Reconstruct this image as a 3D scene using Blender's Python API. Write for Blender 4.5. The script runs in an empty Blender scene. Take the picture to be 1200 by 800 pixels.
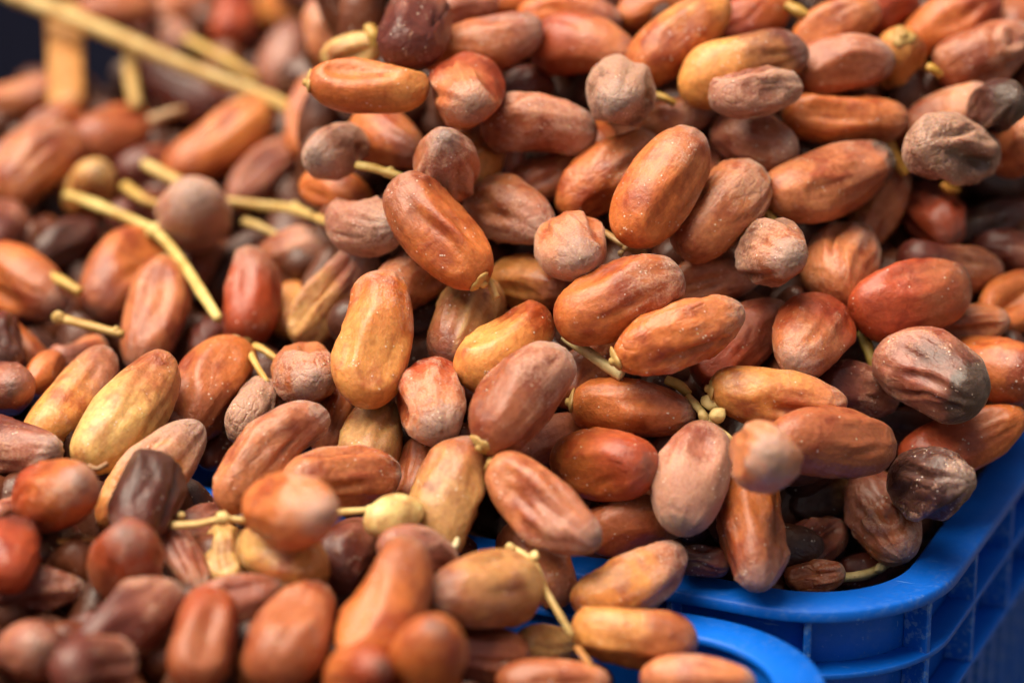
import bpy, bmesh, math, random
import numpy as np
from mathutils import Vector, Matrix

S = bpy.context.scene
COL = S.collection
MM = 0.001

# ------------------------------------------------------------------ camera
FPX = 3600.0                       # focal length in pixels of the 1200 wide photograph
PITCH = math.radians(20.0)
cF = np.array([0, math.cos(PITCH), -math.sin(PITCH)])
cR = np.array([1.0, 0, 0])
cU = np.cross(cR, cF)


def ray(u, v):
    u = np.asarray(u, float)[..., None]
    v = np.asarray(v, float)[..., None]
    return cF + cR * ((u - 600) / FPX) + cU * ((400 - v) / FPX)


D0 = 1190.0                        # mm, distance to the front rim of the crate
CAMZ = -(ray(850, 690) * D0)[2]
CAM = np.array([0, 0, CAMZ])
cd = bpy.data.cameras.new('camera')
cam = bpy.data.objects.new('camera', cd)
COL.objects.link(cam)
cam.location = CAM * MM
cam.rotation_euler = (math.pi / 2 - PITCH, 0, 0)
cd.sensor_width = 36
cd.lens = 36 * FPX / 1200
cd.clip_start = 0.05
cd.clip_end = 50
cd.dof.use_dof = True
cd.dof.focus_distance = (D0 + 14) * MM
cd.dof.aperture_fstop = 2.9
S.camera = cam

# ------------------------------------------------------------------ light
SUN_EL, SUN_AZ = math.radians(68), math.radians(-100)      # azimuth from +Y, clockwise
w = bpy.data.worlds.new('World')
S.world = w
w.use_nodes = True
nt = w.node_tree
sky = nt.nodes.new('ShaderNodeTexSky')
sky.sky_type = 'NISHITA'
sky.sun_disc = False
sky.sun_elevation = SUN_EL
sky.sun_rotation = SUN_AZ
sky.dust_density = 3.0
hs = nt.nodes.new('ShaderNodeHueSaturation')
hs.inputs['Saturation'].default_value = 0.12
bg = nt.nodes['Background']
bg.inputs['Strength'].default_value = 0.05
nt.links.new(sky.outputs[0], hs.inputs['Color'])
nt.links.new(hs.outputs[0], bg.inputs['Color'])
sd = bpy.data.lights.new('sun', 'SUN')
sun = bpy.data.objects.new('sun', sd)
COL.objects.link(sun)
sd.energy = 4.6
sd.angle = math.radians(56)
sd.color = (1.0, 0.88, 0.70)
sv = Vector((math.sin(SUN_AZ) * math.cos(SUN_EL), math.cos(SUN_AZ) * math.cos(SUN_EL), math.sin(SUN_EL)))
sun.rotation_euler = sv.to_track_quat('Z', 'Y').to_euler()
S.view_settings.view_transform = 'Standard'
S.view_settings.look = 'None'
S.view_settings.exposure = 0.72
S.view_settings.gamma = 1
S.render.engine = 'CYCLES'
S.cycles.use_denoising = True
S.cycles.use_adaptive_sampling = True
S.cycles.adaptive_threshold = .03
S.cycles.max_bounces = 4
S.cycles.diffuse_bounces = 2
S.cycles.glossy_bounces = 2


# ------------------------------------------------------------------ helpers
def tag(o, label=None, cat=None, group=None, kind=None):
    if label: o['label'] = label
    if cat: o['category'] = cat
    if group: o['group'] = group
    if kind: o['kind'] = kind
    return o


def mesh_np(name, verts, faces, mat=None, smooth=True, attrs=None):
    """faces: int array (n,4) or list of arrays with equal widths."""
    me = bpy.data.meshes.new(name)
    fl = faces if isinstance(faces, list) else [faces]
    loops = np.concatenate([f.ravel() for f in fl]).astype(np.int32)
    tot = np.concatenate([np.full(len(f), f.shape[1]) for f in fl]).astype(np.int32)
    start = np.concatenate([[0], np.cumsum(tot)[:-1]]).astype(np.int32)
    me.vertices.add(len(verts))
    me.vertices.foreach_set('co', np.asarray(verts, np.float32).ravel())
    me.loops.add(len(loops))
    me.loops.foreach_set('vertex_index', loops)
    me.polygons.add(len(tot))
    me.polygons.foreach_set('loop_start', start)
    me.polygons.foreach_set('loop_total', tot)
    me.update(calc_edges=True)
    if smooth:
        me.polygons.foreach_set('use_smooth', np.ones(len(tot), bool))
    if attrs:
        for k, a in attrs.items():
            at = me.attributes.new(k, 'FLOAT', 'POINT')
            at.data.foreach_set('value', np.asarray(a, np.float32).ravel())
    me.validate()
    if mat: me.materials.append(mat)
    return me


def link(name, me, parent=None):
    o = bpy.data.objects.new(name, me)
    COL.objects.link(o)
    if parent is not None: o.parent = parent
    return o


def smooth(a, b, x):
    t = np.clip((np.asarray(x, float) - a) / (b - a), 0, 1)
    return t * t * (3 - 2 * t)


_LAT = np.random.RandomState(7).rand(32, 32, 32)


def vnoise(p):
    """value noise, p (...,3), 0..1"""
    i = np.floor(p).astype(int)
    f = p - i
    f = f * f * (3 - 2 * f)
    r = 0
    for dx in (0, 1):
        for dy in (0, 1):
            for dz in (0, 1):
                wgt = ((f[..., 0] if dx else 1 - f[..., 0]) * (f[..., 1] if dy else 1 - f[..., 1]) * (f[..., 2] if dz else 1 - f[..., 2]))
                r = r + wgt * _LAT[(i[..., 0] + dx) % 32, (i[..., 1] + dy) % 32, (i[..., 2] + dz) % 32]
    return r


def ridged(p):
    return 1 - np.abs(2 * vnoise(p) - 1) * 1.6


# ------------------------------------------------------------------ materials
def new_mat(name):
    m = bpy.data.materials.new(name)
    m.use_nodes = True
    t = m.node_tree
    return m, t, t.nodes['Principled BSDF']


class N:
    """small node helper"""
    def __init__(s, t): s.t = t

    def node(s, typ, **kw):
        n = s.t.nodes.new(typ)
        for k, v in kw.items(): setattr(n, k, v)
        return n

    def put(s, sock, v):
        if hasattr(v, 'is_linked') or isinstance(v, bpy.types.NodeSocket): s.t.links.new(v, sock)
        elif v is not None: sock.default_value = v

    def math(s, op, a, b=None, c=None, clamp=False):
        n = s.node('ShaderNodeMath', operation=op, use_clamp=clamp)
        s.put(n.inputs[0], a)
        if b is not None: s.put(n.inputs[1], b)
        if c is not None: s.put(n.inputs[2], c)
        return n.outputs[0]

    def ramp(s, x, a, b, lo=0.0, hi=1.0):
        n = s.node('ShaderNodeMapRange', interpolation_type='SMOOTHSTEP')
        s.put(n.inputs['Value'], x)
        s.put(n.inputs['From Min'], a)
        s.put(n.inputs['From Max'], b)
        s.put(n.inputs['To Min'], lo)
        s.put(n.inputs['To Max'], hi)
        return n.outputs[0]

    def mix(s, f, a, b, mode='MIX'):
        n = s.node('ShaderNodeMix', data_type='RGBA', blend_type=mode)
        s.put(n.inputs[0], f)
        s.put(n.inputs[6], a)
        s.put(n.inputs[7], b)
        return n.outputs[2]

    def noise(s, vec, scale, detail=3, rough=.55, dist=0):
        n = s.node('ShaderNodeTexNoise')
        s.put(n.inputs['Vector'], vec)
        n.inputs['Scale'].default_value = scale
        n.inputs['Detail'].default_value = detail
        n.inputs['Roughness'].default_value = rough
        n.inputs['Distortion'].default_value = dist
        return n.outputs[0]

    def attr(s, name, typ='GEOMETRY'):
        return s.node('ShaderNodeAttribute', attribute_type=typ, attribute_name=name)


def rgb(r, g, b): return (r, g, b, 1.0)


def date_material(name, bed=False):
    m, t, p = new_mat(name)
    n = N(t)
    tc = n.node('ShaderNodeTexCoord')
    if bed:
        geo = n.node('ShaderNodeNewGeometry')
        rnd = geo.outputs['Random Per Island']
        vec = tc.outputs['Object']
        A = n.mix(rnd, rgb(.07, .020, .009), rgb(.17, .045, .015))  # filler skins coloured darker to deepen the shade in the gaps
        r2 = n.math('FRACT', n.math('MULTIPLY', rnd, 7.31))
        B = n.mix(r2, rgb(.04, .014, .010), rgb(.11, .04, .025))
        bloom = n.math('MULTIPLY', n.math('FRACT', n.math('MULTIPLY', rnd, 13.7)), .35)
    else:
        A = n.attr('skin_a', 'OBJECT').outputs['Color']
        B = n.attr('skin_b', 'OBJECT').outputs['Color']
        bloom = n.attr('bloom', 'OBJECT').outputs['Fac']
        add = n.node('ShaderNodeVectorMath', operation='ADD')
        n.put(add.inputs[0], tc.outputs['Object'])
        n.put(add.inputs[1], n.attr('seed', 'OBJECT').outputs['Vector'])
        vec = add.outputs[0]
    axis = n.attr('axis').outputs['Fac']
    relief = n.attr('relief').outputs['Fac']
    n1 = n.noise(vec, 55, 3)
    off = n.node('ShaderNodeVectorMath', operation='ADD')
    n.put(off.inputs[0], vec); off.inputs[1].default_value = (1.7, .4, 2.2)
    n1b = n.noise(off.outputs[0], 60, 3)
    n2 = n.noise(vec, 190, 4, .6, .4)
    n3 = n.noise(vec, 1100, 3, .6)
    mp = n.node('ShaderNodeMapping')
    n.put(mp.inputs['Vector'], vec)
    mp.inputs['Scale'].default_value = (.22, 1, 1)
    n4 = n.noise(mp.outputs[0], 520, 3, .55, .3)       # fine lengthwise lines
    fac = n.ramp(n.math('ADD', axis, n.math('MULTIPLY', n.math('SUBTRACT', n1, .5), 1.1)), .3, .95)
    base = n.mix(fac, A, B)
    dark = n.mix(1.0, base, rgb(.50, .22, .15), 'MULTIPLY')
    base = n.mix(n.ramp(n.math('ADD', n.math('MULTIPLY', n1b, .75), n.math('MULTIPLY', n2, .25)), .46, .66, 0, .85), base, dark)
    light = n.mix(1.0, base, rgb(1.25, 1.3, 1.35), 'MULTIPLY')
    base = n.mix(n.ramp(n4, .5, .72, 0, .18), base, light)
    mott = n.noise(vec, 420, 5, .65, .3)
    base = n.mix(1.0, base, n.mix(n.ramp(mott, .32, .68), rgb(.88, .82, .77), rgb(1.18, 1.2, 1.22)), 'MULTIPLY')
    # waxy bloom sits on the raised skin
    s = n.math('ADD', n.math('MULTIPLY', n1, .9), n.math('MULTIPLY', n2, .55))
    s = n.math('ADD', s, n.math('MULTIPLY', n.math('SUBTRACT', n3, .5), .55))
    s = n.math('ADD', s, n.math('MULTIPLY', n.math('SUBTRACT', n4, .5), .45))
    s = n.math('ADD', s, n.math('MULTIPLY', relief, .22))
    s = n.math('ADD', s, n.math('MULTIPLY', axis, .18))
    s = n.math('ADD', s, n.math('MULTIPLY', n.math('SUBTRACT', bloom, .5), .85))
    bm = n.math('MULTIPLY', n.ramp(s, .80, 1.06), n.ramp(bloom, 0.0, .5))
    bcol = n.mix(n.ramp(n3, .3, .7), rgb(.40, .175, .105), rgb(.60, .33, .225))
    bcol = n.mix(.30, bcol, n.mix(.5, base, rgb(.66, .42, .31)))
    base = n.mix(n.math('MULTIPLY', bm, .66), base, bcol)
    cap = n.ramp(n.math('ADD', axis, n.math('MULTIPLY', n.math('SUBTRACT', n2, .5), .30)), .83, .95)
    base = n.mix(n.math('MULTIPLY', cap, n.ramp(bloom, .1, .6, 0, .75)), base, n.mix(n3, rgb(.28, .16, .13), rgb(.50, .34, .27)))
    if not bed:
        scar = n.attr('scar', 'OBJECT').outputs['Fac']
        sm = n.ramp(n.math('ADD', n.math('ADD', axis, n.math('MULTIPLY', n.math('SUBTRACT', n2, .5), .22)), n.math('MULTIPLY', scar, .16)), .98, 1.06)
        base = n.mix(n.math('MULTIPLY', sm, n.math('MINIMUM', scar, 1.0)), base, n.mix(n3, rgb(.025, .014, .010), rgb(.12, .065, .045)))
        base = n.mix(n.math('MULTIPLY', n.attr('seam').outputs['Fac'], .8), base, rgb(.62, .42, .20))
    # dried scar at the tip, darker in the creases
    tipm = n.ramp(n.math('ADD', axis, n.math('MULTIPLY', n.math('SUBTRACT', n2, .5), .14)), .955, 1.0, 0, .5)
    base = n.mix(tipm, base, rgb(.13, .085, .07))
    # sugar specks
    vo = n.node('ShaderNodeTexVoronoi')
    n.put(vo.inputs['Vector'], vec)
    vo.inputs['Scale'].default_value = 480
    sp = n.math('MULTIPLY', n.ramp(vo.outputs['Distance'], .26, .14), n.ramp(n.noise(vec, 150, 2), .56, .64))
    base = n.mix(n.math('MULTIPLY', sp, .6), base, rgb(.85, .72, .6))
    t.links.new(base, p.inputs['Base Color'])
    r = n.math('ADD', n.math('MULTIPLY', bm, .22), n.math('MULTIPLY', n2, .16))
    t.links.new(n.math('ADD', r, .36), p.inputs['Roughness'])
    p.inputs['Specular IOR Level'].default_value = .5
    t.links.new(n.math('MULTIPLY', bm, .25), p.inputs['Sheen Weight'])
    p.inputs['Sheen Roughness'].default_value = .4
    p.inputs['Sheen Tint'].default_value = (1, .78, .64, 1)
    p.inputs['Coat Weight'].default_value = .05
    p.inputs['Coat Roughness'].default_value = .25
    p.inputs['Subsurface Weight'].default_value = 0.0 if bed else .42
    p.inputs['Subsurface Radius'].default_value = (1, .32, .08)
    p.inputs['Subsurface Scale'].default_value = .006
    wrk = n.attr('wrinkle', 'OBJECT').outputs['Fac'] if not bed else .5
    mp2 = n.node('ShaderNodeMapping')
    wv = n.node('ShaderNodeVectorMath', operation='ADD')
    nz = n.node('ShaderNodeTexNoise')
    n.put(nz.inputs['Vector'], vec); nz.inputs['Scale'].default_value = 150
    sc_ = n.node('ShaderNodeVectorMath', operation='SCALE'); n.put(sc_.inputs[0], nz.outputs['Color']); sc_.inputs['Scale'].default_value = .005
    n.put(wv.inputs[0], vec); n.put(wv.inputs[1], sc_.outputs[0])
    n.put(mp2.inputs['Vector'], wv.outputs[0]); mp2.inputs['Scale'].default_value = (.5, 1, 1)
    ve = n.node('ShaderNodeTexVoronoi', feature='DISTANCE_TO_EDGE')
    n.put(ve.inputs['Vector'], mp2.outputs[0]); ve.inputs['Scale'].default_value = 230
    crk = n.math('MULTIPLY', n.ramp(ve.outputs['Distance'], 0, .22), n.math('MULTIPLY', n.math('POWER', wrk, 2.0), .95))
    crk = n.math('MULTIPLY', crk, n.ramp(n1, .35, .6))
    h = n.math('ADD', n.math('MULTIPLY', n4, .45), n.math('MULTIPLY', n3, .22))
    h = n.math('ADD', h, n.math('MULTIPLY', n2, 1.1))
    h = n.math('ADD', n.math('ADD', h, crk), n.math('ADD', n.math('MULTIPLY', sp, .5), n.math('MULTIPLY', n.math('MULTIPLY', mott, cap), 1.2)))
    b = n.node('ShaderNodeBump')
    b.inputs['Strength'].default_value = .55
    b.inputs['Distance'].default_value = .0009
    t.links.new(h, b.inputs['Height'])
    t.links.new(b.outputs[0], p.inputs['Normal'])
    return m


def stalk_material():
    m, t, p = new_mat('dry_stalk')
    n = N(t)
    tc = n.node('ShaderNodeTexCoord')
    g = n.noise(tc.outputs['Object'], 90, 4, .6)
    f = n.noise(tc.outputs['Object'], 700, 3, .6)
    tint = n.attr('tint', 'OBJECT').outputs['Color']
    c = n.mix(n.ramp(g, .35, .7), tint, n.mix(1.0, tint, rgb(.72, .58, .38), 'MULTIPLY'))
    c = n.mix(n.ramp(f, .58, .72, 0, .5), c, rgb(.28, .15, .06))
    t.links.new(c, p.inputs['Base Color'])
    p.inputs['Roughness'].default_value = .5
    p.inputs['Subsurface Weight'].default_value = .1
    p.inputs['Subsurface Scale'].default_value = .002
    b = n.node('ShaderNodeBump')
    b.inputs['Strength'].default_value = .5
    b.inputs['Distance'].default_value = .0006
    t.links.new(n.math('ADD', g, n.math('MULTIPLY', f, .4)), b.inputs['Height'])
    t.links.new(b.outputs[0], p.inputs['Normal'])
    return m


def plastic_material():
    m, t, p = new_mat('blue_plastic')
    n = N(t)
    tc = n.node('ShaderNodeTexCoord')
    v = tc.outputs['Object']
    a = n.noise(v, 14, 4, .6)
    c = n.mix(n.ramp(a, .35, .7), rgb(.0005, .098, .52), rgb(.0007, .122, .62))
    d = n.noise(v, 520, 5, .75)
    grime = n.math('MULTIPLY', n.ramp(d, .56, .66), n.ramp(n.noise(v, 45, 4), .46, .62))
    c = n.mix(n.math('MULTIPLY', grime, .22), c, rgb(.24, .27, .27))
    mp = n.node('ShaderNodeMapping')
    n.put(mp.inputs['Vector'], v)
    mp.inputs['Rotation'].default_value = (0, 0, .5)
    mp.inputs['Scale'].default_value = (.06, 1, .5)
    sc = n.ramp(n.noise(mp.outputs[0], 900, 2), .68, .74)
    c = n.mix(n.math('MULTIPLY', sc, .4), c, rgb(.2, .38, .7))
    geo = n.node('ShaderNodeNewGeometry')
    edge = n.math('MULTIPLY', n.ramp(geo.outputs['Pointiness'], .53, .62), n.ramp(n.noise(v, 260, 4, .7), .48, .62))
    c = n.mix(n.math('MULTIPLY', edge, .4), c, rgb(.25, .42, .62))
    t.links.new(c, p.inputs['Base Color'])
    t.links.new(n.math('ADD', .36, n.math('MULTIPLY', n.math('ADD', a, grime), .16)), p.inputs['Roughness'])
    p.inputs['Specular IOR Level'].default_value = .28
    b = n.node('ShaderNodeBump')
    b.inputs['Strength'].default_value = .25
    b.inputs['Distance'].default_value = .0005
    t.links.new(n.math('ADD', n.noise(v, 160, 3), n.math('MULTIPLY', sc, .3)), b.inputs['Height'])
    t.links.new(b.outputs[0], p.inputs['Normal'])
    return m


def plain(name, col, rough, scale=60, vary=.3):
    m, t, p = new_mat(name)
    n = N(t)
    tc = n.node('ShaderNodeTexCoord')
    f = n.noise(tc.outputs['Object'], scale, 4, .6)
    c2 = tuple(x * (1 - vary) for x in col)
    t.links.new(n.mix(f, rgb(*col), rgb(*c2)), p.inputs['Base Color'])
    p.inputs['Roughness'].default_value = rough
    b = n.node('ShaderNodeBump')
    b.inputs['Strength'].default_value = .3
    b.inputs['Distance'].default_value = .002
    t.links.new(f, b.inputs['Height'])
    t.links.new(b.outputs[0], p.inputs['Normal'])
    return m


M_DATE = date_material('date_skin')
M_BED = date_material('date_skin_shaded', True)
M_STALK = stalk_material()
M_BLUE = plastic_material()
M_TABLE = plain('table_boards', (.10, .07, .05), .7)
M_NAVY = plain('backdrop_navy', (.002, .004, .030), .85)

# ------------------------------------------------------------------ the setting
bm = bmesh.new()
bmesh.ops.create_cube(bm, size=1)
for vtx in bm.verts: vtx.co = Vector((vtx.co.x * 3.0, vtx.co.y * 2.2 + 1.35, vtx.co.z * .04 - .182))
me = bpy.data.meshes.new('stall_table')
bm.to_mesh(me); bm.free()
me.materials.append(M_TABLE)
tag(link('table_top', me), 'dark stall table top under the blue crates', kind='structure')

# added backdrop sheet, navy in place of the shadowed background behind the far pile
nx, nz = 70, 26
xs = np.linspace(-1.1, .9, nx)
zs = np.linspace(-.16, .62, nz)
X, Z = np.meshgrid(xs, zs)
Y = 1.98 + .018 * np.sin(X * 17 + Z * 2.2) + .03 * vnoise(np.stack([X * 5, Z * 3, X * 0 + 3], -1))
vv = np.stack([X, Y, Z], -1).reshape(-1, 3)
ii = np.arange(nx * nz).reshape(nz, nx)
ff = np.stack([ii[:-1, :-1], ii[:-1, 1:], ii[1:, 1:], ii[1:, :-1]], -1).reshape(-1, 4)
o = link('dark_backdrop', mesh_np('dark_backdrop', vv, ff, M_NAVY))
mod = o.modifiers.new('thick', 'SOLIDIFY'); mod.thickness = .003
tag(o, 'dark navy sheet added as backdrop behind the far pile of dates', 'dark_backdrop')


# ------------------------------------------------------------------ crates
def hit0(u, v):
    d = ray(u, v)
    return (CAM + d * (CAMZ / -d[2]))[:2]


AZ = math.radians(-23.5)
eX = np.array([math.cos(AZ), math.sin(AZ)])
eY = np.array([-eX[1], eX[0]])
pF, pR = hit0(850, 703), hit0(1172, 602)
CORNER = eX * (pR @ eX) + eY * (pF @ eY)           # outer front corner of the main crate, before rounding
CL, CW, CH, CR_ = 600.0, 500.0, 155.0, 62.0


def rr_path(L, Wd, R, o, step=14.0):
    """points and outward normals round a rounded rectangle, offset outward by o; returns pts, normals, arc length on the o=0 path"""
    pts, nor, arc = [], [], []
    hx, hy = L / 2 - R, Wd / 2 - R
    s = 0
    cs = [(hx, -hy, -90), (hx, hy, 0), (-hx, hy, 90), (-hx, -hy, 180)]
    for i, (cx, cy, a0) in enumerate(cs):
        for k in range(15):
            a = math.radians(a0 + 90 * k / 14)
            nv = np.array([math.cos(a), math.sin(a)])
            pts.append(np.array([cx, cy]) + nv * (R + o)); nor.append(nv); arc.append(s + R * math.pi / 2 * k / 14)
        s += R * math.pi / 2
        ln = (2 * hy, 2 * hx, 2 * hy, 2 * hx)[i]
        nseg = max(2, int(ln / step))
        for k in range(1, nseg):
            c2 = cs[(i + 1) % 4]
            q0 = np.array([cx, cy]) + nv * (R + o)
            q1 = np.array([c2[0], c2[1]]) + nv * (R + o)
            pts.append(q0 + (q1 - q0) * k / nseg); nor.append(nv); arc.append(s + ln * k / nseg)
        s += ln
    return np.array(pts), np.array(nor), np.array(arc), s


def sweep(name, L, Wd, R, prof, parent, sag=None, smooth_=False):
    """prof: closed list of (outward offset, z), counter-clockwise when looking along the path"""
    base, nor, arc, tot = rr_path(L, Wd, R, 0)
    n, k = len(base), len(prof)
    V = np.zeros((n, k, 3))
    for j, (off, z) in enumerate(prof):
        V[:, j, :2] = base + nor * off
        V[:, j, 2] = z
    idx = np.arange(n * k).reshape(n, k)
    a, b = idx, np.roll(idx, -1, 0)
    f = np.stack([a, b, np.roll(b, -1, 1), np.roll(a, -1, 1)], -1).reshape(-1, 4)
    o = link(name, mesh_np(name, V.reshape(-1, 3) * MM, f, M_BLUE, smooth_), parent)
    bv = o.modifiers.new('soft', 'BEVEL'); bv.width = .0005; bv.segments = 2; bv.limit_method = 'ANGLE'; bv.angle_limit = math.radians(50)
    return o


def box_mesh(name, sx, sy, sz):
    bm = bmesh.new()
    bmesh.ops.create_cube(bm, size=1)
    for vt in bm.verts: vt.co = Vector((vt.co.x * sx * MM, vt.co.y * sy * MM, vt.co.z * sz * MM))
    bmesh.ops.bevel(bm, geom=bm.edges[:], offset=.0005, segments=1, affect='EDGES')
    me = bpy.data.meshes.new(name)
    bm.to_mesh(me); bm.free()
    me.materials.append(M_BLUE)
    return me


RIB = box_mesh('rib', 11.4, 3.0, 51.4)
BAR = box_mesh('bar', 3.2, 9.5, 86)


def make_crate(corner, label, rib_shift, lift=0.0):
    root = bpy.data.objects.new('plastic_crate', None)
    COL.objects.link(root)
    c = corner - eX * CL / 2 + eY * CW / 2
    root.location = (c[0] * MM, c[1] * MM, lift * MM)
    root.rotation_euler = (0, 0, AZ)
    tag(root, label, 'crate', 'blue plastic crates of dates')
    rim = [(-19, -1.0), (-18.2, 0), (-1.0, 0), (0, -1.0), (0, -5.0), (-2.4, -5.0), (-2.4, -3.2), (-19, -3.2)]
    sweep('rim', CL, CW, CR_, rim[::-1], root)
    sweep('wall', CL, CW, CR_, [(-15.8, -3.0), (-13.4, -3.0), (-13.4, -58), (-15.8, -58)][::-1], root)
    for z in (-27.5, -55.5):
        sweep('ledge', CL, CW, CR_, [(-13.2, z), (-1.6, z), (-1.6, z - 2.6), (-13.2, z - 2.6)][::-1], root)
    sweep('base_band', CL, CW, CR_, [(-15.8, -143), (-3, -143), (-3, -CH - lift), (-15.8, -CH - lift)][::-1], root)
    # the base plate
    base, nor, arc, tot = rr_path(CL, CW, CR_, 0)
    q = np.concatenate([base - nor * 16.2, base - nor * 16.2])
    n = len(base)
    V = np.column_stack([q, np.concatenate([np.full(n, -150.0), np.full(n, -153.0)])]) * MM
    side = np.array([[i, i + n, (i + 1) % n + n, (i + 1) % n] for i in range(n)])
    link('base_plate', mesh_np('base_plate', V, [np.arange(n)[None, :], np.arange(2 * n - 1, n - 1, -1)[None, :], side], M_BLUE, False), root)

    def place(name, me, s, off, z):
        s = s % tot
        i = np.searchsorted(arc, s) - 1
        j = (i + 1) % n
        a1 = arc[j] if j else tot
        t = (s - arc[i]) / (a1 - arc[i])
        p = (base[i] * (1 - t) + base[j] * t)
        nv = nor[i] * (1 - t) + nor[j] * t
        nv /= np.linalg.norm(nv)
        o = link(name, me, root)
        o.location = ((p[0] + nv[0] * off) * MM, (p[1] + nv[1] * off) * MM, z * MM)
        o.rotation_euler = (0, 0, math.atan2(nv[1], nv[0]))
    for k in range(int(tot / 56)):
        place('rib', RIB, rib_shift + k * tot / int(tot / 56), -7.6, -29.6)
    for k in range(int(tot / 19)):
        place('bar', BAR, 4 + k * tot / int(tot / 19), -14.2, -100.6)
    return root


make_crate(CORNER, 'blue plastic crate heaped with dates, its corner rim in full view', 20)
NEAR = CORNER - eX * 13 - eY * (CW + 12)
make_crate(NEAR, 'nearer blue plastic crate with only a bend of its rim showing', 44, -2.0)
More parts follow.
